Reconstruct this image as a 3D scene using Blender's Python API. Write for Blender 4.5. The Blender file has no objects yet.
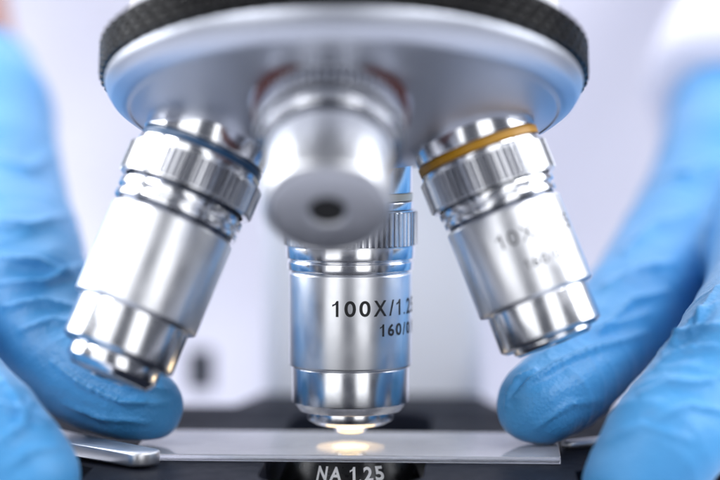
import bpy, bmesh, math, random
import numpy as np
from mathutils import Vector, Matrix, noise as mnoise

S = 0.001                                    # everything below is laid out in millimetres
scn = bpy.context.scene
COL = scn.collection
random.seed(4)

# ---------------------------------------------------------------- camera frame (115 mm macro lens, 38 cm away)
FPX = 2300.0
psi, pit = math.radians(3.2), math.radians(3.73)
Fv = np.array([-math.sin(psi)*math.cos(pit), math.cos(psi)*math.cos(pit), -math.sin(pit)])
Rv = np.array([math.cos(psi), math.sin(psi), 0.0])
Uv = np.cross(Rv, Fv)
CAM = -(-1.57*Rv - 33.37*Uv + 380*Fv)
def P(px, py, d):                            # measured image point + distance -> place in the scene (mm)
    return CAM + d*Fv + (px-360)/FPX*d*Rv + (240-py)/FPX*d*Uv

# ---------------------------------------------------------------- materials
def nodes(name):
    m = bpy.data.materials.new(name); m.use_nodes = True
    nt = m.node_tree
    return m, nt, nt.nodes['Principled BSDF']
def setp(b, **k):
    for n, v in k.items():
        b.inputs[n.replace('_', ' ')].default_value = v
def rgba(c): return (c[0], c[1], c[2], 1)
def add_noise(nt, scale, detail=4, stretch=None, rough=.55):
    tc = nt.nodes.new('ShaderNodeTexCoord'); mp = nt.nodes.new('ShaderNodeMapping')
    if stretch: mp.inputs['Scale'].default_value = stretch
    nz = nt.nodes.new('ShaderNodeTexNoise'); nz.inputs['Scale'].default_value = scale
    nz.inputs['Detail'].default_value = detail; nz.inputs['Roughness'].default_value = rough
    nt.links.new(tc.outputs['Object'], mp.inputs['Vector']); nt.links.new(mp.outputs['Vector'], nz.inputs['Vector'])
    return nz
def ramp(nt, src, a, b, lo=.3, hi=.7):
    r = nt.nodes.new('ShaderNodeMapRange')
    r.inputs['From Min'].default_value = lo; r.inputs['From Max'].default_value = hi
    r.inputs['To Min'].default_value = a; r.inputs['To Max'].default_value = b
    nt.links.new(src, r.inputs['Value']); return r.outputs['Result']
def bump(nt, b, src, strength, dist):
    n = nt.nodes.new('ShaderNodeBump'); n.inputs['Strength'].default_value = strength
    n.inputs['Distance'].default_value = dist
    nt.links.new(src, n.inputs['Height']); nt.links.new(n.outputs['Normal'], b.inputs['Normal'])
def mat(name, col, metallic=0., rough=.4, var=0., vscale=900, bmp=0., bscale=4000, stretch=None, **k):
    m, nt, b = nodes(name)
    setp(b, Base_Color=rgba(col), Metallic=metallic, Roughness=rough, **k)
    if var:
        nz = add_noise(nt, vscale, 5, stretch)
        nt.links.new(ramp(nt, nz.outputs['Fac'], max(.02, rough-var), rough+var), b.inputs['Roughness'])
    if bmp:
        nz = add_noise(nt, bscale, 3, stretch)
        bump(nt, b, nz.outputs['Fac'], bmp, .00005)
    return m
M = {}
M['satin'] = mat('satin_aluminium', (.82, .83, .86), 1, .33, .045, 260, .018, 26000)
M['brushed'] = mat('brushed_steel', (.76, .77, .80), 1, .21, .04, 420, .04, 16000)
M['face'] = mat('matt_nickel', (.60, .61, .65), 1, .42, .03, 600)
M['chrome'] = mat('polished_chrome', (.83, .84, .87), 1, .17, .02, 900)
M['knurl'] = mat('knurled_steel', (.78, .79, .82), 1, .22, .02, 3000)
M['dome'] = mat('dome_anodised_silver', (.60, .63, .71), 1, .42, .015, 4000, .015, 16000)
M['grip'] = mat('grip_black', (.006, .006, .007), 0, .27, .04, 1500, .04, 4000, Specular_IOR_Level=.16)
M['flute'] = mat('flute_shaded_steel', (.40, .41, .45), 1, .30, .03, 2000)
M['groove'] = mat('groove_dark', (.10, .11, .14), 1, .28, .05, 1200)
M['stage'] = mat('stage_black_lacquer', (.012, .014, .022), 0, .46, .06, 350, .10, 2500, Specular_IOR_Level=.025)
M['black'] = mat('condenser_black', (.008, .008, .010), 0, .30, .04, 900, .03, 3000, Specular_IOR_Level=.25)
M['knob'] = mat('knob_dark_plastic', (.035, .040, .052), 0, .45, .05, 500)
M['hole'] = mat('matt_black', (.006, .006, .007), 0, .7, .05, 900)
M['enamel'] = mat('microscope_white_enamel', (.78, .79, .84), 0, .4, .04, 120, .05, 800)
M['ink'] = mat('black_ink', (.010, .010, .012), 0, .5, .05, 2000)
M['inkgrey'] = mat('grey_ink', (.09, .09, .10), 0, .45, .05, 2000)
M['inkwhite'] = mat('white_ink', (.92, .92, .93), 0, .55, .05, 2000)
M['red'] = mat('ring_red', (.17, .065, .06), 0, .6, .05, 1200, Specular_IOR_Level=.12)
M['yellow'] = mat('ring_yellow', (.62, .30, .012), 0, .38, .05, 1200)
M['blue'] = mat('ring_blue', (.035, .11, .24), 0, .35, .05, 1200)
M['cream'] = mat('ring_cream', (.78, .76, .66), 0, .4, .05, 1200)
M['coat'] = mat('lab_coat_cotton', (.72, .72, .82), 0, .85, .05, 300, .25, 1500)
M['skin'] = mat('skin', (.30, .135, .10), 0, .5, .08, 300, .2, 1200, Subsurface_Weight=.15)
M['bench'] = mat('bench_grey_laminate', (.46, .47, .52), 0, .4, .05, 40)
M['wall'] = mat('wall_paint', (.72, .72, .82), 0, .8, .05, 30, .1, 300)

def glove_mat():
    m, nt, b = nodes('blue_nitrile')
    setp(b, Roughness=.48, Subsurface_Weight=.06, Subsurface_Scale=.0015, Sheen_Weight=.25, Sheen_Roughness=.35, Specular_IOR_Level=.5)
    b.inputs['Subsurface Radius'].default_value = (.3, .6, 1)
    n1 = add_noise(nt, 60, 4)
    mx = nt.nodes.new('ShaderNodeMix'); mx.data_type = 'RGBA'
    mx.inputs['A'].default_value = (.048, .275, .60, 1); mx.inputs['B'].default_value = (.068, .330, .68, 1)
    nt.links.new(ramp(nt, n1.outputs['Fac'], 0, 1), mx.inputs['Factor'])
    nt.links.new(mx.outputs['Result'], b.inputs['Base Color'])
    # grainy grip texture of the nitrile + soft crinkles
    vo = nt.nodes.new('ShaderNodeTexVoronoi'); vo.inputs['Scale'].default_value = 1500
    tc = nt.nodes.new('ShaderNodeTexCoord'); nt.links.new(tc.outputs['Object'], vo.inputs['Vector'])
    n2 = add_noise(nt, 700, 5, None, .7)
    ad = nt.nodes.new('ShaderNodeMath'); ad.operation = 'MULTIPLY_ADD'; ad.inputs[1].default_value = .45
    nt.links.new(vo.outputs['Distance'], ad.inputs[0]); nt.links.new(n2.outputs['Fac'], ad.inputs[2])
    rg = add_noise(nt, 150, 4, None, .5); rg.noise_type = 'RIDGED_MULTIFRACTAL'; rg.inputs['Lacunarity'].default_value = 2.1
    rg.inputs['Distortion'].default_value = .6
    a2 = nt.nodes.new('ShaderNodeMath'); a2.operation = 'MULTIPLY_ADD'; a2.inputs[1].default_value = .55
    nt.links.new(rg.outputs['Fac'], a2.inputs[0]); nt.links.new(ad.outputs[0], a2.inputs[2])
    bump(nt, b, a2.outputs[0], .60, .00022)
    return m
M['glove'] = glove_mat()

def glass_mat(name, haze):
    m, nt, b = nodes(name)
    setp(b, Base_Color=(.97, .98, 1, 1), Roughness=.06, IOR=1.52, Transmission_Weight=1)
    if haze:
        # pale haze on the upper face only: background reflection put into the colour
        d = nt.nodes.new('ShaderNodeBsdfDiffuse'); d.inputs['Color'].default_value = (.84, .84, .92, 1)
        mx = nt.nodes.new('ShaderNodeMixShader')
        n2 = add_noise(nt, 110, 6, (.8, 1, 1))
        tc = nt.nodes.new('ShaderNodeTexCoord'); sp = nt.nodes.new('ShaderNodeSeparateXYZ')
        nt.links.new(tc.outputs['Normal'], sp.inputs[0])
        ml = nt.nodes.new('ShaderNodeMath'); ml.operation = 'MULTIPLY'; ml.use_clamp = True
        nt.links.new(sp.outputs[2], ml.inputs[0])
        nt.links.new(ramp(nt, n2.outputs['Fac'], haze*.7, haze*1.15), ml.inputs[1])
        nt.links.new(ml.outputs[0], mx.inputs['Fac'])
        nt.links.new(b.outputs[0], mx.inputs[1]); nt.links.new(d.outputs[0], mx.inputs[2])
        nt.links.new(mx.outputs[0], nt.nodes['Material Output'].inputs['Surface'])
    return m
M['glass'] = glass_mat('slide_glass', .19)
def glow_mat(name, col, s):
    m, nt, b = nodes(name)
    setp(b, Base_Color=(.8, .8, .8, 1), Emission_Color=rgba(col), Emission_Strength=s)
    return m
M['glow'] = glow_mat('lamp_light_warm', (1, .72, .32), 22)
M['rimglow'] = glow_mat('lamp_spill_rim', (1, .68, .34), 2.2)
M['lens'] = mat('front_lens_glass', (.85, .86, .88), 0, .03, Transmission_Weight=.6, IOR=1.6)

# ---------------------------------------------------------------- object helpers
def link(name, me, m, parent=None):
    o = bpy.data.objects.new(name, me); COL.objects.link(o)
    if m is not None and not me.materials: me.materials.append(m)
    if parent is not None: o.parent = parent
    return o
def tag(o, label=None, cat=None, group=None, kind=None):
    for k, v in (('label', label), ('category', cat), ('group', group), ('kind', kind)):
        if v: o[k] = v
    return o
def finish(bm, name, ang=32):
    bmesh.ops.remove_doubles(bm, verts=bm.verts, dist=1e-7)
    bmesh.ops.recalc_face_normals(bm, faces=bm.faces)
    for f in bm.faces: f.smooth = True
    lim = math.radians(ang)
    for e in bm.edges:
        e.smooth = not (len(e.link_faces) == 2 and e.calc_face_angle(0) > lim)
    me = bpy.data.meshes.new(name); bm.to_mesh(me); bm.free()
    return me
def round_profile(pts, rad=.14, n=3):
    """soften each corner of a lathe profile, so edges catch light"""
    out = [pts[0]]
    for i in range(1, len(pts)-1):
        p0, p, p1 = (np.array(pts[j], float) for j in (i-1, i, i+1))
        a, b = p0-p, p1-p
        la, lb = np.linalg.norm(a), np.linalg.norm(b)
        r = min(rad, la*.45, lb*.45)
        A, B = p+a/la*r, p+b/lb*r
        for k in range(n+1):
            t = k/n
            out.append(tuple((1-t)**2*A + 2*t*(1-t)*p + t*t*B))
    out.append(pts[-1])
    return out
def lathe(name, prof, m, parent, mw, seg=128, rad=.14, fn=None, cap=True, ang=32):
    """profile of (radius, height) spun about local Z; mw places it; fn(theta, r, h)->r adds knurling"""
    pr = round_profile(prof, rad) if rad else prof
    bm = bmesh.new(); rings = []
    for r, h in pr:
        ring = []
        for k in range(seg):
            th = 2*math.pi*k/seg
            rr = fn(th, r, h) if fn else r
            ring.append(bm.verts.new(mw @ Vector((rr*math.cos(th), rr*math.sin(th), h)) * S))
        rings.append(ring)
    for a, b in zip(rings, rings[1:]):
        for k in range(seg):
            bm.faces.new((a[k], a[(k+1) % seg], b[(k+1) % seg], b[k]))
    if cap:
        for r_ in (rings[0], rings[-1]): bm.faces.new(r_)
    return link(name, finish(bm, name, ang), m, parent)
def frame(origin, z, xhint=(1, 0, 0)):
    z = Vector(z).normalized(); x = Vector(xhint); x = (x - z*x.dot(z)).normalized(); y = z.cross(x)
    mt = Matrix((x, y, z)).transposed().to_4x4(); mt.translation = Vector(origin)
    return mt
GW = {'1': .40, '0': .72, 'X': .92, '/': .40, '.': .15, '2': .66, '5': .66, '6': .67, '7': .64, 'N': .76, 'A': .88, ' ': .18}
def text_bm(body, height, spacing=.21, bold=0., after1=.16):
    """flat lettering, one glyph after another at plain sans-serif widths; cut in narrow strips so it can bend"""
    out = bmesh.new(); x = 0
    for chx in body:
        w = GW[chx]*height; bm = bmesh.new()
        if chx == '1':
            st = .135*height + 2*bold*height
            pts = [(w-st, 0), (w, 0), (w, height), (w-.75*st, height), (w*.42, height*.83), (0, height*.76), (0, height*.63), (w-st, height*.755)]
            bm.faces.new([bm.verts.new((a, b, 0)) for a, b in pts]); bm.normal_update()
            bmesh.ops.triangulate(bm, faces=bm.faces[:])
        elif chx != ' ':
            cu = bpy.data.curves.new('txt', 'FONT'); cu.body = chx; cu.size = 1; cu.offset = bold; cu.resolution_u = 6
            o = bpy.data.objects.new('txt', cu); COL.objects.link(o)
            dg = bpy.context.evaluated_depsgraph_get()
            me = bpy.data.meshes.new_from_object(o.evaluated_get(dg))
            bpy.data.objects.remove(o); bpy.data.curves.remove(cu)
            bm.from_mesh(me); bpy.data.meshes.remove(me)
            xs = [v.co.x for v in bm.verts]; ys = [v.co.y for v in bm.verts]
            x0, x1, y0, y1 = min(xs), max(xs), min(ys), max(ys)
            hh = height if chx != '.' else .15*height
            for v in bm.verts: v.co = Vector(((v.co.x-x0)/(x1-x0)*w, (v.co.y-y0)/(y1-y0)*hh, 0))
        for v in bm.verts: v.co.x += x
        t = x+.25
        while t < x+w and bm.verts:
            bmesh.ops.bisect_plane(bm, geom=bm.verts[:]+bm.edges[:]+bm.faces[:], plane_co=(t, 0, 0), plane_no=(1, 0, 0))
            t += .25
        me = bpy.data.meshes.new('t'); bm.to_mesh(me); bm.free(); out.from_mesh(me); bpy.data.meshes.remove(me)
        x += w + spacing*height + (after1*height if chx == '1' else 0)
    return out, x - spacing*height
def poly_plate(name, outlines, z0, z1, m, parent, bev=.3, mw=None):
    """flat plate with holes and rounded edges, from 2-D outlines"""
    cu = bpy.data.curves.new(name, 'CURVE'); cu.dimensions = '2D'; cu.fill_mode = 'BOTH'
    cu.extrude = max(1e-4, (z1-z0)/2-bev); cu.bevel_depth = bev; cu.bevel_resolution = 2; cu.offset = -bev
    for pts in outlines:
        s = cu.splines.new('POLY'); s.points.add(len(pts)-1); s.use_cyclic_u = True
        for p, c in zip(s.points, pts): p.co = (c[0], c[1], 0, 1)
    o = bpy.data.objects.new(name, cu); COL.objects.link(o)
    dg = bpy.context.evaluated_depsgraph_get()
    me = bpy.data.meshes.new_from_object(o.evaluated_get(dg))
    bpy.data.objects.remove(o); bpy.data.curves.remove(cu)
    bm = bmesh.new(); bm.from_mesh(me); bpy.data.meshes.remove(me)
    for v in bm.verts:
        p = Vector((v.co.x, v.co.y, v.co.z+(z0+z1)/2))
        v.co = (mw @ p if mw else p)*S
    return link(name, finish(bm, name), m, parent)
def arc(cx, cy, r, a0, a1, n=24):
    return [(cx+r*math.cos(math.radians(a0+(a1-a0)*k/n)), cy+r*math.sin(math.radians(a0+(a1-a0)*k/n))) for k in range(n+1)]
def rrect(x0, y0, x1, y1, r):
    return arc(x1-r, y1-r, r, 0, 90, 8)+arc(x0+r, y1-r, r, 90, 180, 8)+arc(x0+r, y0+r, r, 180, 270, 8)+arc(x1-r, y0+r, r, 270, 360, 8)

# ================================================================ MICROSCOPE
scope = bpy.data.objects.new('microscope', None); COL.objects.link(scope)
scope.empty_display_size = .02
tag(scope, 'metal laboratory microscope with four silver objectives on a revolving nosepiece above its black stage', 'microscope')

# ---- revolving nosepiece
beta, roll = math.radians(17.5), math.radians(1.0)
ax = Matrix.Rotation(-roll, 3, 'Y') @ Vector((0, -math.sin(beta), -math.cos(beta)))
NP = frame((.1, -18.2, 58.9), ax)
R0 = 37.6
noses = lathe('nosepiece', [(0.01, 1), (R0-.7, 1), (R0-.7, 0), (R0-.5, .5), (R0-.7, 1.4), (R0-1.6, 2.9), (R0-3.4, 4.3), (R0-4.2, 4.6),
              (R0-4.5, 4.45), (R0-5.0, 4.55), (24, 7.2), (17, 9.4), (9, 11.6), (.01, 11.8)], M['dome'], scope, NP, 220, .35, cap=False, ang=50)
GH = 5.6
def grip_fn(th, r, h):
    if r < R0-.2: return r
    u = (h+GH)/GH*4; row = int(u); f = u-row
    p = (th*78/(2*math.pi) + .5*(row % 2) + .25*f) % 1
    tooth = min(1, 3.4*min(p, 1-p)) * min(1, 4.0*min(f, 1-f))
    return r - .7*(1-tooth)
gp = [(R0-3, -GH-.5), (R0-.7, -GH-.5), (R0-.3, -GH-.1)] + [(R0+.4, -GH+(GH-.3)*k/40) for k in range(41)] + [(R0-.05, -.2), (R0-.6, 0), (R0-3, 0)]
lathe('grip_ring', gp, M['grip'], noses, NP, 1200, 0, fn=grip_fn, cap=False, ang=60)
lathe('nosepiece_hood', [(.01, -22), (20, -21), (29, -17), (33.5, -11.5), (35.2, -GH-.3), (35, -GH+1), (.01, -GH+1)], M['enamel'], noses, NP, 128, 1.2, cap=False, ang=60)

# ---- objectives
def rib(n, depth):
    def fn(th, r, h, R=[0]):
        p = (th*n/(2*math.pi)) % 1
        return r
    return fn
def knurled(name, R, h0, h1, n, m, parent, mw):
    seg = n*8
    def fn(th, r, h):
        if h <= h0+.25 or h >= h1-.25: return r
        p = (th*n/(2*math.pi)) % 1
        return r - .75*(1 if p < .16 or p > .84 else (0 if .3 < p < .7 else .55))
    prof = [(R-1.2, h0), (R-.35, h0), (R-.35, h0+.24), (R, h0+.34), (R, h1-.34), (R-.35, h1-.24), (R-.35, h1), (R-1.2, h1)]
    o = lathe(name, prof, m, parent, mw, seg, 0, fn=fn, cap=False, ang=25)
    o.data.materials.append(M['flute'])                       # groove shade put into the colour: darker steel in the flute bottoms
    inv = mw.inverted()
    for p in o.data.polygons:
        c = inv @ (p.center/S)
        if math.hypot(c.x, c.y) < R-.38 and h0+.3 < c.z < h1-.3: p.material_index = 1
    return o
def objective(origin, d, label, band, bandmat, spec, hs=1., xh=(1, 0, 0)):
    """spec: radii and heights along the axis, measured from the seat down"""
    mw = frame(origin, d, xh)
    s = {}
    for k, v in spec.items():
        if k in ('band', 'knurl'): s[k] = (v[0]*hs, v[1]*hs)+tuple(v[2:])
        elif k in ('lensmat', 'seatmat', 'nosemat'): s[k] = v
        else: s[k] = [(r, h*hs) for r, h in v]
    o = lathe('objective', s['barrel'], M['satin'], scope, mw, 160, .16)
    o['label'] = label
    lathe('shoulder', s['shoulder'], s.get('seatmat', M['chrome']), o, mw, 128, .15 if 'seatmat' not in s else .8)
    b0, b1, br = s['band']
    lathe('colour_ring', [(br-.8, b0), (br, b0), (br, b1), (br-.8, b1)], bandmat, o, mw, 128, .1)
    k0, k1, kr, kn = s['knurl']
    knurled('knurled_ring', kr, k0, k1, kn, M['knurl'], o, mw)
    if 'collar' in s: lathe('collar', s['collar'], M['chrome'], o, mw, 160, .12)
    if 'neck' in s: lathe('neck', s['neck'], M['groove'], o, mw, 128, .1)
    lathe('nose', s['nose'], s.get('nosemat', M['brushed']), o, mw, 160, .14)
    if 'tip' in s: lathe('tip', s['tip'], M['chrome'], o, mw, 128, .12)
    lathe('front_lens', s['lens'], s.get('lensmat', M['lens']), o, mw, 64, .06)
    return o, mw

# the one in use: vertical, in focus.  height h is measured down from z = 43.8
H0 = 43.8
up = lambda z: H0-z
spec100 = dict(
    shoulder=[(.01, -4), (10.2, -4), (10.2, 2.5), (9.2, 2.6), (9.2, 3.8), (10.35, 3.9), (10.35, 5.2), (.01, 5.2)],
    band=(2.55, 3.75, 10.25), knurl=(5.3, 11.3, 10.95, 64),
    collar=[(.01, 11.2), (10.6, 11.2), (10.6, 13.2), (10.1, 13.35), (10.1, 13.65), (10.35, 13.75), (10.35, 15.1), (10.0, 15.2), (10.0, 15.45), (.01, 15.45)],
    barrel=[(.01, 15.4), (9.8, 15.4), (10.1, 15.75), (10.1, 30.75), (9.9, 30.95), (.01, 30.95)],
    nose=[(.01, 30.9), (9.35, 30.9), (9.35, 31.1), (9.62, 31.2), (9.62, 37.0), (8.45, 38.4), (.01, 38.4)],
    tip=[(.01, 38.3), (7.1, 38.3), (7.1, 39.9), (5.7, 40.7), (4.0, 40.95), (2.9, 41.2), (2.5, 42.0), (.01, 42.0)],
    lens=[(.01, 41.9), (2.05, 41.9), (1.9, 42.25), (.01, 42.35)])
o100, mw100 = objective((0, 0, H0), (0, 0, -1), 'vertical objective with cream ring and 100X lettering, its tip over the glowing slide', None, M['cream'], spec100)
# local x = +X, y = z cross x with z = (0,0,-1)  ->  y = -Y, so angle grows from +X towards the camera
def on_barrel(a): return math.radians(90-a)          # a: degrees right of the camera-facing line
CAMAZ = math.degrees(math.atan2(CAM[0], -CAM[1]))
def ring_text(body, height, z_base, a0, r, parent, mw, m, h, **k):
    bm, w = text_bm(body, height, k.get('spacing', .21), k.get('bold', 0))
    for v in bm.verts:
        a = math.radians(a0) + v.co.x/r
        hh = h - v.co.y; rr = r+.03
        v.co = mw @ Vector((rr*math.sin(a), rr*math.cos(a), hh))*S
    return link('lettering', finish(bm, 'lettering'), m, parent)
ring_text('100X/1.25', 2.58, 0, -16.8+CAMAZ, 10.1, o100, mw100, M['ink'], 22.1, bold=.018)
ring_text('160/0.17', 2.0, 0, 28.0+CAMAZ, 10.1, o100, mw100, M['ink'], 25.4, bold=.028, spacing=.2)

def axis(pa, da, pb, db):
    a, b = Vector(P(*pa, da)), Vector(P(*pb, db)); return a, (b-a).normalized()
# left: long one, blue ring
a, d = axis((210.5, 134), 359.5, (110, 372), 352.5)
spec40 = dict(
    shoulder=[(.01, -5), (10.0, -5), (10.0, 2.9), (9.4, 3.0), (9.4, 4.4), (10.1, 4.5), (10.1, 5.8), (.01, 5.8)],
    band=(3.25, 4.35, 9.9), knurl=(5.8, 11.0, 11.0, 62),
    neck=[(.01, 10.6), (9.4, 10.6), (9.4, 16.2), (.01, 16.2)],
    collar=[(.01, 12.0), (10.15, 12.0), (10.15, 13.2), (9.6, 13.3), (9.6, 14.0), (10.1, 14.1), (10.1, 15.0), (.01, 15.0)],
    barrel=[(.01, 15.8), (9.6, 15.8), (10.0, 16.2), (10.0, 31.4), (9.6, 31.7), (.01, 31.7)],
    nose=[(.01, 31.6), (8.9, 31.6), (9.05, 32.0), (9.05, 38.6), (8.3, 39.2), (.01, 39.2)],
    tip=[(.01, 39.1), (6.9, 39.1), (7.3, 39.5), (7.3, 41.3), (6.2, 42.6), (2.8, 43.0), (2.6, 42.6), (.01, 42.6)],
    lens=[(.01, 42.5), (2.4, 42.5), (2.2, 42.85), (.01, 43.0)])
objective(a, d, 'silver objective with blue ring, tilted over the left glove', None, M['blue'], spec40, .965)
# right: shorter one, amber ring, lettering turned to the camera
a, d = axis((469, 128), 359.5, (552, 338), 356)
spec10 = dict(
    shoulder=[(.01, -5), (9.7, -5), (9.7, 3.2), (9.2, 3.3), (9.2, 4.8), (9.8, 4.9), (9.8, 5.6), (.01, 5.6)],
    band=(3.4, 4.7, 9.85), knurl=(5.6, 10.9, 10.4, 60),
    neck=[(.01, 10.2), (8.6, 10.2), (8.6, 14.6), (.01, 14.6)],
    collar=[(.01, 11.3), (9.4, 11.3), (9.4, 12.3), (8.8, 12.4), (8.8, 12.8), (9.2, 12.9), (9.2, 13.8), (.01, 13.8)],
    barrel=[(.01, 14.4), (9.0, 14.4), (9.35, 14.8), (9.35, 28.5), (8.9, 28.8), (.01, 28.8)],
    nose=[(.01, 28.5), (8.1, 28.5), (8.25, 29.0), (8.25, 34.7), (7.4, 35.3), (.01, 35.3)],
    tip=[(.01, 35.1), (6.4, 35.1), (6.4, 35.7), (5.8, 36.3), (3.2, 36.4), (3.0, 35.8), (.01, 35.8)],
    lens=[(.01, 35.7), (2.9, 35.7), (2.7, 35.95), (.01, 36.1)])
o10, mw10 = objective(a, d, 'silver objective with amber ring and small lettering, tilted over the right glove', None, M['yellow'], spec10, 1.0)
ring_text('10X/0.25', 2.3, 0, -18, 9.35, o10, mw10, M['inkgrey'], 20.4)
ring_text('160/0.17', 1.6, 0, -1, 9.35, o10, mw10, M['inkgrey'], 24.6, bold=.012)
# front: short low-power one, red ring, pointing at the camera
a, d = axis((331, 104), 339, (327, 220), 322.5)
spec4 = dict(
    seatmat=M['dome'], shoulder=[(.01, -7), (15.5, -7), (13.0, -3), (11.9, -.2), (11.6, .6), (10.9, .8), (10.9, 3.0), (.01, 3.0)],
    band=(.55, 2.9, 11.5), knurl=(3.1, 7.4, 11.1, 60),
    neck=[(.01, 7.0), (9.2, 7.0), (9.2, 11.6), (.01, 11.6)],
    collar=[(.01, 8.3), (10.3, 8.3), (10.3, 9.6), (9.6, 9.7), (9.6, 10.2), (.01, 10.2)],
    barrel=[(.01, 11.3), (8.9, 11.3), (9.15, 11.6), (9.15, 22.9), (8.75, 23.25), (8.5, 23.0), (8.5, 21.5), (.01, 21.5)],
    nose=[(.01, 20.9), (8.4, 20.9), (8.4, 23.1), (8.0, 23.3), (2.9, 23.6), (2.6, 23.3), (2.6, 21.6), (.01, 21.6)], nosemat=M['face'],
    lens=[(.01, 22.6), (2.58, 22.6), (2.55, 23.1), (.01, 22.9)], lensmat=M['hole'])  # front lens painted matt black, the dark of the bore put into its colour
objective(a, d, 'short objective with dull red ring pointing at the camera, a dark hole in its end face', None, M['red'], spec4, .945)

# ---- stage with its long opening
SY0, SY1 = -62, 52
ty = 69
outer = arc(36.2-3, SY0+4, 3, -90, 0, 6)+[(36.4, -20), (46, -9), (68, -3)]+arc(68-4, SY1-3, 3, 0, 90, 6)+[(25, SY1), (21, ty), (-21.5, ty), (-25, SY1)]+arc(-74+3, SY1-3, 3, 90, 180, 6)+[(-74, -3), (-50, -9), (-39.4, -20)]+arc(-39.2+3, SY0+4, 3, 180, 270, 6)
hole = arc(0, -25, 12.7, 0, -180, 32)+arc(0, 34, 12.7, 180, 0, 32)
stage = poly_plate('stage', [outer, hole], -9.2, -1.15, M['stage'], scope, .35)
# slide clip on the left: flat steel finger with a rounded end
cw = frame((0, 0, 0), (0, 0, 1))
def bar(name, p0, p1, w0, w1, z0, z1, m, parent, bev=.35):
    p0, p1 = Vector(p0), Vector(p1); d = (p1-p0).normalized(); n = Vector((-d.y, d.x))
    pts = [p0-n*w0, p1-n*w1-d*w1*.6]
    for k in range(9):
        t = math.radians(-80+20*k); pts.append(p1 - d*w1*.6 + d*math.cos(t)*w1*.75 + n*math.sin(t)*w1)
    pts += [p1+n*w1-d*w1*.6, p0+n*w0]
    return poly_plate(name, [[(p.x, p.y) for p in pts]], z0, z1, m, parent, bev)
bar('stage_clip', (-58, 4), (-30.2, -21.6), 4.6, 3.0, -.7, 1.5, M['satin'], stage)
bar('stage_clip', (46, 9), (35.4, 1.6), 1.7, 1.5, -.95, .1, M['satin'], stage)
# column behind, limb knob, base
arm = poly_plate('arm', [rrect(-21.5, 69.3, 21.5, 118, 5)], -140, 96, M['enamel'], scope, 1.2)
poly_plate('arm_head', [rrect(-24, -50, 24, 118, 12)], 73, 96.5, M['enamel'], arm, 2)
lathe('limb_knob', [(.01, 0), (2.5, 0), (2.9, .4), (2.9, 8.2), (2.5, 8.7), (.01, 8.7)], M['knob'], arm, frame((-39.0, 112, -6.2), (0, 0, 1)), 48, .3)
lathe('knob_shaft', [(.01, 0), (1.2, 0), (1.2, 18.5), (.01, 18.5)], M['chrome'], arm, frame((-39.0, 112, -2), (1, 0, 0)), 24, 0)
poly_plate('base', [rrect(-62, -55, 62, 130, 18)], -150, -128, M['enamel'], scope, 3)
# condenser under the slide, with its lit top lens and lettering
CT = -1.55
cond = lathe('condenser', [(7.5, CT-.3), (7.7, CT), (9.4, CT), (9.9, CT-.35), (12.15, CT-5.4), (12.3, CT-9), (.01, CT-9)], M['black'], scope,
             frame((0, 0, 0), (0, 0, 1)), 128, .15, cap=False)
cond['label'] = 'black condenser under the slide with white NA 1.25 lettering'
ZW = frame((0, 0, 0), (0, 0, 1))
lathe('condenser_lens', [(.01, CT-.5), (2.8, CT-.5), (2.6, CT-.1), (.01, CT-.02)], M['glow'], cond, ZW, 64, 0, cap=False)
lathe('lens_spill_ring', [(2.82, CT-.6), (2.85, CT-.16), (5.2, CT-.22), (5.4, CT-.6)], M['rimglow'], cond, ZW, 96, 0, cap=False)  # added glowing ring: warm lamp spill around the lens put into emission
lathe('lens_cell', [(5.42, CT-.6), (5.5, CT-.2), (7.3, CT-.25), (7.5, CT-.6)], M['chrome'], cond, ZW, 96, 0, cap=False)
lathe('blackout_disc', [(.01, -24), (60, -24), (60, -10.8), (.01, -10.8)], M['hole'], cond, frame((0, 0, 0), (0, 0, 1)), 64, .3)  # added black disc, keeps the lit bench out of the stage opening
bm, w = text_bm('NA 1.25', 2.4, .19, .03, .06)
def cone_r(z): return 9.9 + (CT-.35-z)/5.05*2.25
for v in bm.verts:
    t = (v.co.y)/2.5; z = -4.72 + t*2.3
    r = cone_r(z)+.04
    aa = math.radians(CAMAZ) + (v.co.x-w/2)/11.3
    v.co = Vector((r*math.sin(aa), -r*math.cos(aa), z))*S
link('lettering', finish(bm, 'lettering'), M['inkwhite'], cond)

# ================================================================ GLASS SLIDE
bm = bmesh.new()
me = poly_plate('glass_slide', [rrect(-34.6, -14.2, 34.2, 12.0, .3)], -1.10, 0, M['glass'], None, .12)
slide = me
tag(slide, 'clear glass specimen slide lying on the black stage under the vertical objective', 'slide')

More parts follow.
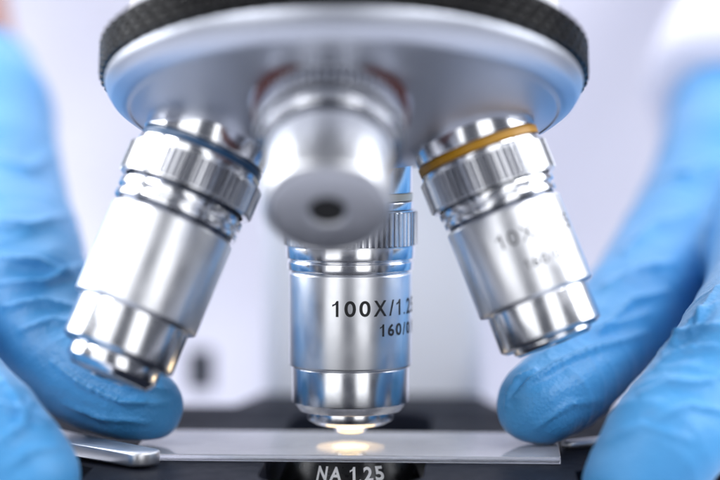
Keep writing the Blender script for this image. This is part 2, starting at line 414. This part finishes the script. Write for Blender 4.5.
# ================================================================ PERSON: body, coat, gloves (implicit surfaces meshed here)
def cone_d(Pt, a, b, ra, rb):
    ab = b-a; L2 = ab@ab
    t = np.clip(((Pt-a)@ab)/L2, 0, 1)
    d = np.linalg.norm(Pt - a - t[..., None]*ab, axis=-1)
    return d - (ra+(rb-ra)*t)
def smin(a, b, k):
    h = np.clip(.5+.5*(b-a)/k, 0, 1)
    return b+(a-b)*h - k*h*(1-h)
def chain_d(Pt, ch, k=0):
    d = None; x0, x1 = Pt[..., 0].min(), Pt[..., 0].max()
    for (a, ra), (b, rb) in zip(ch, ch[1:]):
        m = max(ra, rb)+9
        if min(a[0], b[0])-m > x1 or max(a[0], b[0])+m < x0: continue
        e = cone_d(Pt, a, b, ra, rb)
        d = e if d is None else (smin(d, e, k) if k else np.minimum(d, e))
    return np.full(Pt.shape[:-1], 1e3) if d is None else d
def surface_nets(fun, lo, hi, h):
    n = np.ceil((hi-lo)/h).astype(int)+1
    xs = [lo[i]+h*np.arange(n[i]) for i in range(3)]
    D = np.empty(n, np.float32)
    for i in range(0, n[0], 8):
        g = np.stack(np.meshgrid(xs[0][i:i+8], xs[1], xs[2], indexing='ij'), -1)
        D[i:i+8] = fun(g)
    neg = D < 0
    c = np.zeros(n-1, np.int8)
    for dx in (0, 1):
        for dy in (0, 1):
            for dz in (0, 1):
                c += neg[dx:n[0]-1+dx, dy:n[1]-1+dy, dz:n[2]-1+dz]
    act = (c > 0) & (c < 8)
    idx = -np.ones(act.shape, np.int64); ii = np.argwhere(act); idx[act] = np.arange(len(ii))
    acc = np.zeros((len(ii), 3)); cnt = np.zeros(len(ii))
    corners = [np.array((x, y, z)) for x in (0, 1) for y in (0, 1) for z in (0, 1)]
    for a in corners:
        for ax_ in range(3):
            if a[ax_] == 0:
                b = a.copy(); b[ax_] = 1
                da = D[tuple((ii+a).T)]; db = D[tuple((ii+b).T)]
                cr = (da < 0) != (db < 0)
                t = np.where(cr, da/np.where(cr, da-db, 1), 0)
                acc[cr] += (a + t[:, None]*(b-a))[cr]; cnt[cr] += 1
    V = lo + h*(ii+acc/cnt[:, None])
    faces = []
    for ax_ in range(3):
        u, v = (ax_+1) % 3, (ax_+2) % 3
        sl = [slice(None)]*3; sl[ax_] = slice(0, n[ax_]-1); sl2 = [slice(None)]*3; sl2[ax_] = slice(1, n[ax_])
        cr = neg[tuple(sl)] != neg[tuple(sl2)]
        e = np.argwhere(cr)
        e = e[(e[:, u] > 0) & (e[:, v] > 0) & (e[:, u] < n[u]-1) & (e[:, v] < n[v]-1)]
        s = neg[tuple(e.T)]
        du = np.zeros(3, int); du[u] = 1; dv = np.zeros(3, int); dv[v] = 1
        q = np.stack([idx[tuple((e-du-dv).T)], idx[tuple((e-dv).T)], idx[tuple(e.T)], idx[tuple((e-du).T)]], 1)
        q[~s] = q[~s][:, ::-1]
        faces.append(q)
    return V, np.concatenate(faces)
def implicit(name, fun, lo, hi, h, m, parent, sub=0, disp=None, smooth=4):
    V, Fc = surface_nets(fun, np.array(lo, float), np.array(hi, float), h)
    me = bpy.data.meshes.new(name); me.from_pydata((V*S).tolist(), [], Fc.tolist()); me.update()
    bm = bmesh.new(); bm.from_mesh(me)
    for _ in range(smooth): bmesh.ops.smooth_vert(bm, verts=bm.verts, factor=.5, use_axis_x=True, use_axis_y=True, use_axis_z=True)
    bm.to_mesh(me); bm.free()
    if sub:
        o = bpy.data.objects.new('tmp', me); COL.objects.link(o)
        md = o.modifiers.new('s', 'SUBSURF'); md.levels = sub
        dg = bpy.context.evaluated_depsgraph_get()
        me2 = bpy.data.meshes.new_from_object(o.evaluated_get(dg)); bpy.data.objects.remove(o); me = me2; me.name = name
    if disp:
        nv = len(me.vertices)
        co = np.empty(nv*3); me.vertices.foreach_get('co', co); co = co.reshape(-1, 3)/S
        no = np.empty(nv*3); me.vertex_normals.foreach_get('vector', no); no = no.reshape(-1, 3)
        co = co + no*disp(co, no)[:, None]
        me.vertices.foreach_set('co', (co*S).ravel()); me.update()
    me.polygons.foreach_set('use_smooth', [True]*len(me.polygons))
    return link(name, me, m, parent)

def ch(*pts):
    """smooth tube through the measured joints"""
    A = np.array([tuple(P(px, py, d))+(r,) for px, py, d, r in pts]); out = []
    for i in range(len(A)-1):
        p0, p1, p2, p3 = A[max(i-1, 0)], A[i], A[i+1], A[min(i+2, len(A)-1)]
        for k in range(3):
            t = k/3
            q = .5*((2*p1)+(p2-p0)*t+(2*p0-5*p1+4*p2-p3)*t*t+(3*p1-p0-3*p2+p3)*t**3)
            out.append((q[:3], q[3]))
    out.append((A[-1][:3], A[-1][3]))
    return out
# hands as seen: each finger a chain of (image x, image y, distance, radius)
RH = dict(
    index=ch((538, 403, 378, 7.5), (562, 388, 383, 8.0), (594, 356, 394, 8.6), (640, 302, 412, 10.2), (690, 232, 438, 12.0), (722, 172, 455, 13.0)),
    thumb=ch((640, 484, 350, 9.2), (668, 440, 351, 9.7), (706, 396, 358, 10.2), (742, 358, 364, 11.4), (778, 290, 392, 12.5), (782, 210, 440, 14)),
    middle=ch((735, 425, 400, 7.6), (765, 380, 412, 8.6), (800, 310, 430, 9.8), (790, 190, 462, 13)),
    ring=ch((800, 430, 405, 7.2), (825, 380, 420, 8.2), (850, 310, 438, 9.2), (850, 200, 470, 12)),
    little=ch((860, 430, 415, 6.2), (880, 380, 428, 7.2), (900, 310, 446, 8.2), (890, 210, 476, 11)),
    palm=ch((722, 172, 455, 13.0), (735, 120, 478, 14.5), (752, 40, 505, 15.5), (768, -40, 530, 16.5)),
    palm2=ch((790, 190, 462, 13), (775, 110, 485, 13.5), (768, -40, 530, 16.5)),
    palm3=ch((850, 200, 470, 12), (890, 210, 476, 10)), palm4=ch((890, 210, 476, 11), (800, 100, 490, 13)))
LH = dict(
    index=ch((146, 405, 379, 6.7), (126, 399, 380, 7.4), (88, 379, 384, 8.4), (44, 343, 392, 9.8), (18, 280, 408, 13.2), (2, 200, 432, 12.2), (-14, 118, 458, 13.6)),
    thumb=ch((23, 478, 346, 9.1), (-6, 440, 348, 9.6), (-46, 401, 357, 10.2), (-92, 358, 368, 11.4), (-110, 270, 405, 12.5), (-90, 180, 445, 14)),
    middle=ch((-40, 425, 410, 7.6), (-62, 370, 420, 8.6), (-85, 300, 435, 9.8), (-80, 190, 462, 13)),
    ring=ch((-100, 430, 415, 7.2), (-125, 380, 425, 8.2), (-145, 310, 442, 9.2), (-140, 200, 470, 12)),
    little=ch((-160, 430, 420, 6.2), (-180, 380, 432, 7.2), (-195, 310, 448, 8.2), (-185, 215, 478, 11)),
    palm=ch((-14, 118, 458, 13.6), (-34, 66, 480, 14), (-48, 10, 500, 14.5), (-62, -50, 520, 15)),
    palm2=ch((-80, 190, 462, 13), (-70, 90, 482, 13.5), (-62, -50, 520, 15)),
    palm3=ch((-140, 200, 470, 12), (-185, 215, 478, 10)), palm4=ch((-185, 215, 478, 11), (-90, 90, 488, 13)))
def hand_d(Pt, Hd, shrink=0., cut=None):
    palm = None
    for k in ('palm', 'palm2', 'palm3', 'palm4'):
        e = chain_d(Pt, Hd[k]); palm = e if palm is None else smin(palm, e, 6)
    d = palm
    for k in ('index', 'middle', 'ring', 'little', 'thumb'):
        e = chain_d(Pt, Hd[k])
        if k == 'index': e = -smin(-e, Pt[..., 2]-.12, 1.6)      # the pad is pressed flat on the glass
        d = smin(d, e, 1.6 if k == 'thumb' else 2.2)
    d = d + shrink
    if cut is not None:
        c, n = cut; d = np.maximum(d, (Pt-c)@n)
    return d
def px_of(co):
    v = co-CAM; d = v@Fv
    return np.stack([360+FPX*(v@Rv)/d, 240-FPX*(v@Uv)/d, d], 1)
def fold(pc, facing, pts, w, amp, dr):
    """a crease raised on the side of the glove that faces us: polyline (measured), width, height, distance range"""
    best = np.full(len(pc), 1e9); tt = np.zeros(len(pc)); n = len(pts)-1
    for i in range(n):
        p, q = np.array(pts[i], float), np.array(pts[i+1], float); ab = q-p
        t = np.clip(((pc[:, :2]-p)@ab)/(ab@ab), 0, 1)
        d = np.linalg.norm(pc[:, :2]-p-t[:, None]*ab, axis=1)
        tt = np.where(d < best, (i+t)/n, tt); best = np.minimum(best, d)
    g = facing*(pc[:, 2] > dr[0])*(pc[:, 2] < dr[1])
    return 2.7*amp*(np.exp(-(best/(.8*w))) - .5*np.exp(-(best/(2.2*w))**2))*np.sin(np.pi*np.clip(tt, .08, .92))**.6*g
def make_disp(axis_dir, folds, amp=.55, joints=()):
    ad = np.array(axis_dir, float); ad /= np.linalg.norm(ad)
    def disp(co, no):
        al = co@ad
        q = co + (2.3-1)*0*ad
        out = np.zeros(len(co))
        vals = np.empty(len(co)); v2 = np.empty(len(co)); v3 = np.empty(len(co))
        st = co*.055 + np.outer(al*.16, ad)          # compressed along the finger: creases run across it
        for i in range(len(co)):
            v = Vector(st[i])
            vals[i] = 1-abs(mnoise.noise(v*1.0+Vector((3, 1, 7))*1.))*2.2
            v2[i] = mnoise.noise(Vector(co[i])*.045+Vector((9, 4, 2)))
            v3[i] = mnoise.noise(Vector(co[i])*.11)
        ridge = np.clip(vals, 0, 1)**3
        mask = .35+.65*np.clip(.5+1.6*v2, 0, 1)
        for c, r in joints:
            mask = np.maximum(mask, 1.5*np.exp(-(np.linalg.norm(co-c, axis=1)/r)**2))
        out += amp*ridge*mask + .35*v3 + .5*v2
        pc = px_of(co); vw = co-CAM; vw /= np.linalg.norm(vw, axis=1)[:, None]
        facing = np.clip(-(no*vw).sum(1)*2.5, 0, 1)
        for f in folds: out += fold(pc, facing, *f)
        return out-.25
    return disp

person_lo, person_hi = (-330, -60, -170), (330, 470, 330)
rs, ls = np.array((215., 330., 235.)), np.array((-215., 330., 235.))
re_, le_ = P(1020, -330, 640), P(-340, -400, 640)
def torso_d(Pt, grow=0.):
    q = Pt - np.array((0, 385, 0)); q = q*np.array((.62, 1, 1))
    d1 = cone_d(q, np.array((0, 0, -180.)), np.array((0, 0, 190.)), 112+grow, 118+grow)
    sh = cone_d(Pt, np.array((-150., 380, 235)), np.array((150., 380, 235)), 62+grow, 62+grow)
    return smin(d1, sh, 50)
def arm_d(Pt, Hd, el, sh, grow=0.):
    w = Hd['palm'][-1]
    return smin(cone_d(Pt, w[0], el, 15+grow, 36+grow), cone_d(Pt, el, sh, 38+grow, 52+grow), 15)
def body_fun(Pt):
    d = torso_d(Pt, -6)
    for Hd, el, sh in ((RH, re_, rs), (LH, le_, ls)):
        d = smin(d, arm_d(Pt, Hd, el, sh), 10)
        d = np.minimum(d, hand_d(Pt, Hd, 2.2))
    return d
person = implicit('person', body_fun, person_lo, person_hi, 3.6, M['skin'], None, 0, None, 2)
tag(person, 'person in white lab coat and blue gloves reaching round both sides of the microscope', 'person')
# coat: torso + sleeves, sleeves stop short of the gloves on the left
rcut, lcut = P(712, 120, 478), P(-110, -200, 545)
def unit(v): return v/np.linalg.norm(v)
rdir, ldir = unit(RH['palm'][3][0]-re_), unit(LH['palm'][0][0]-le_)
def coat_fun(Pt):
    d = torso_d(Pt, 4)
    for Hd, el, sh, c, n, g in ((RH, re_, rs, rcut, rdir, 6), (LH, le_, ls, lcut, ldir, 6)):
        w = Hd['palm'][3][0]
        s = smin(cone_d(Pt, w, el, 16+g, 38+g), cone_d(Pt, el, sh, 42+g, 58+g), 15)
        s = np.maximum(s, (Pt-c)@n)
        d = smin(d, s, 8)
    return d
implicit('lab_coat', coat_fun, person_lo, person_hi, 4.0, M['coat'], person, 0,
         lambda co, no: np.array([2.5*mnoise.noise(Vector(c)*.02)+1.2*mnoise.noise(Vector(c)*.05) for c in co]), 2)
def bounds(Hd):
    A = np.array([p for c in Hd.values() for p, r in c]); return A.min(0)-17, A.max(0)+17
lo, hi = bounds(RH)
TH, IX = (330, 372), (366, 440)
fr = [([(503, 408), (506, 392), (516, 376), (534, 366)], 4, .7, IX), ([(512, 396), (530, 378), (560, 362), (600, 346), (648, 332)], 5, .9, IX),
      ([(548, 350), (590, 330), (650, 312)], 6, .6, IX), ([(600, 330), (632, 300), (668, 290)], 6, .8, IX), ([(606, 285), (640, 270), (672, 262)], 8, .9, IX),
      ([(625, 250), (655, 225), (690, 214)], 9, 1.0, (390, 470)), ([(655, 180), (690, 175), (715, 160)], 9, .9, (390, 470)), ([(535, 430), (570, 405), (600, 400)], 5, .35, IX),
      ([(660, 352), (676, 334), (700, 326), (722, 326)], 4, .9, TH), ([(655, 364), (682, 350), (716, 346)], 4, .8, TH), ([(672, 342), (690, 318), (716, 300)], 4, .8, TH),
      ([(690, 330), (706, 300), (722, 282)], 4, .7, (330, 400)), ([(640, 392), (668, 380), (700, 382), (722, 376)], 5, .6, TH), ([(655, 420), (690, 404), (722, 410)], 6, .5, TH), ([(606, 440), (640, 424), (690, 440)], 7, .4, TH)]
implicit('glove', lambda q: hand_d(q, RH, 0), lo, hi, 1.15, M['glove'], person, 1,
         make_disp(P(720, 200, 440)-P(550, 395, 380), fr, .24, [(P(700, 345, 360), 16), (P(600, 340, 395), 10)]), 3)
lo, hi = bounds(LH)
gcut, gdir = P(12, 60, 474), unit(LH['palm'][6][0]-LH['palm'][3][0])
fl = [([(0, 256), (40, 262), (86, 282)], 6, 1.0, IX), ([(0, 282), (45, 280), (92, 262)], 6, .8, IX), ([(4, 306), (40, 300), (80, 306)], 6, .8, IX), ([(20, 330), (50, 318), (80, 322)], 6, .6, IX),
      ([(0, 220), (30, 226), (66, 216)], 8, .8, (390, 470)), ([(0, 160), (30, 170), (58, 150)], 9, .8, (390, 480)),
      ([(52, 362), (80, 384), (120, 402), (172, 404)], 4, .6, IX), ([(64, 404), (100, 418), (150, 424)], 4, .5, IX), ([(96, 372), (130, 386), (166, 388)], 4, .5, IX),
      ([(4, 376), (20, 396), (26, 424)], 5, .7, TH), ([(0, 402), (26, 408), (52, 420)], 5, .7, TH), ([(0, 440), (22, 424), (34, 398)], 5, .6, TH), ([(6, 470), (30, 450), (60, 446)], 6, .5, TH)]
implicit('glove', lambda q: hand_d(q, LH, 0, (gcut, gdir)), lo, hi, 1.15, M['glove'], person, 1,
         make_disp(P(0, 200, 430)-P(120, 398, 380), fl, .18, [(P(40, 300, 395), 18), (P(0, 420, 350), 14)]), 3)

# ================================================================ setting
def box(name, x0, y0, z0, x1, y1, z1, m, kind):
    o = poly_plate(name, [rrect(x0, y0, x1, y1, 5)], z0, z1, m, None, 1)
    tag(o, kind=kind); return o
box('bench', -900, -320, -190, 900, 255, -150.2, M['bench'], 'structure')
box('wall', -1600, 1200, -900, 1600, 1260, 1500, M['wall'], 'structure')

# ================================================================ light
w = bpy.data.worlds.new('World'); scn.world = w; w.use_nodes = True
bg = w.node_tree.nodes['Background']; bg.inputs['Color'].default_value = (.74, .80, 1, 1); bg.inputs['Strength'].default_value = .09
def area(name, loc, target, sx, sy, power, col=(1, 1, 1)):
    l = bpy.data.lights.new(name, 'AREA'); l.shape = 'RECTANGLE'; l.size = sx*S; l.size_y = sy*S; l.energy = power; l.color = col
    o = bpy.data.objects.new(name, l); COL.objects.link(o)
    o.location = Vector(loc)*S
    o.rotation_euler = (Vector(target)-Vector(loc)).to_track_quat('-Z', 'Y').to_euler()
    return o
area('softbox', (-330, -560, 190), (0, 0, 25), 420, 620, 1.05, (.97, .98, 1))
area('softbox', (300, -600, 170), (0, 0, 25), 300, 560, .75, (.97, .98, 1))
area('window_light', (-520, 120, 260), (0, 0, 30), 420, 420, 3.0, (.95, .97, 1))
area('window_light', (520, 60, 300), (0, 0, 30), 420, 420, 2.4, (.95, .97, 1))
area('ceiling_lamp', (0, 420, 760), (0, 60, 0), 1100, 400, 5.0, (.96, .97, 1))
for sx in (-1, 1): area('coat_fill', (sx*700, -480, 800), (0, 260, 40), 420, 300, 5.2, (.95, .96, 1))  # added fill pair, brightens the coat and the sides of the front barrel

# ================================================================ camera
cd = bpy.data.cameras.new('camera'); cam = bpy.data.objects.new('camera', cd); COL.objects.link(cam)
cd.lens = 36*FPX/720; cd.sensor_width = 36; cd.sensor_fit = 'HORIZONTAL'
cd.clip_start = .01; cd.clip_end = 50
rot = Matrix(((Rv[0], Uv[0], -Fv[0]), (Rv[1], Uv[1], -Fv[1]), (Rv[2], Uv[2], -Fv[2])))
cam.matrix_world = Matrix.Translation(Vector(CAM)*S) @ rot.to_4x4()
cd.dof.use_dof = True; cd.dof.focus_distance = .3675; cd.dof.aperture_fstop = 6.2; cd.dof.aperture_blades = 0
scn.camera = cam
scn.view_settings.view_transform = 'Standard'; scn.view_settings.look = 'None'
scn.view_settings.exposure = .42; scn.view_settings.gamma = 1
scn.render.engine = 'CYCLES'
scn.cycles.use_denoising = True
try: scn.cycles.denoiser = 'OPENIMAGEDENOISE'
except Exception: pass
scn.cycles.max_bounces = 10; scn.cycles.transmission_bounces = 8; scn.cycles.glossy_bounces = 6
scn.cycles.caustics_reflective = False; scn.cycles.caustics_refractive = True; scn.cycles.sample_clamp_indirect = 6
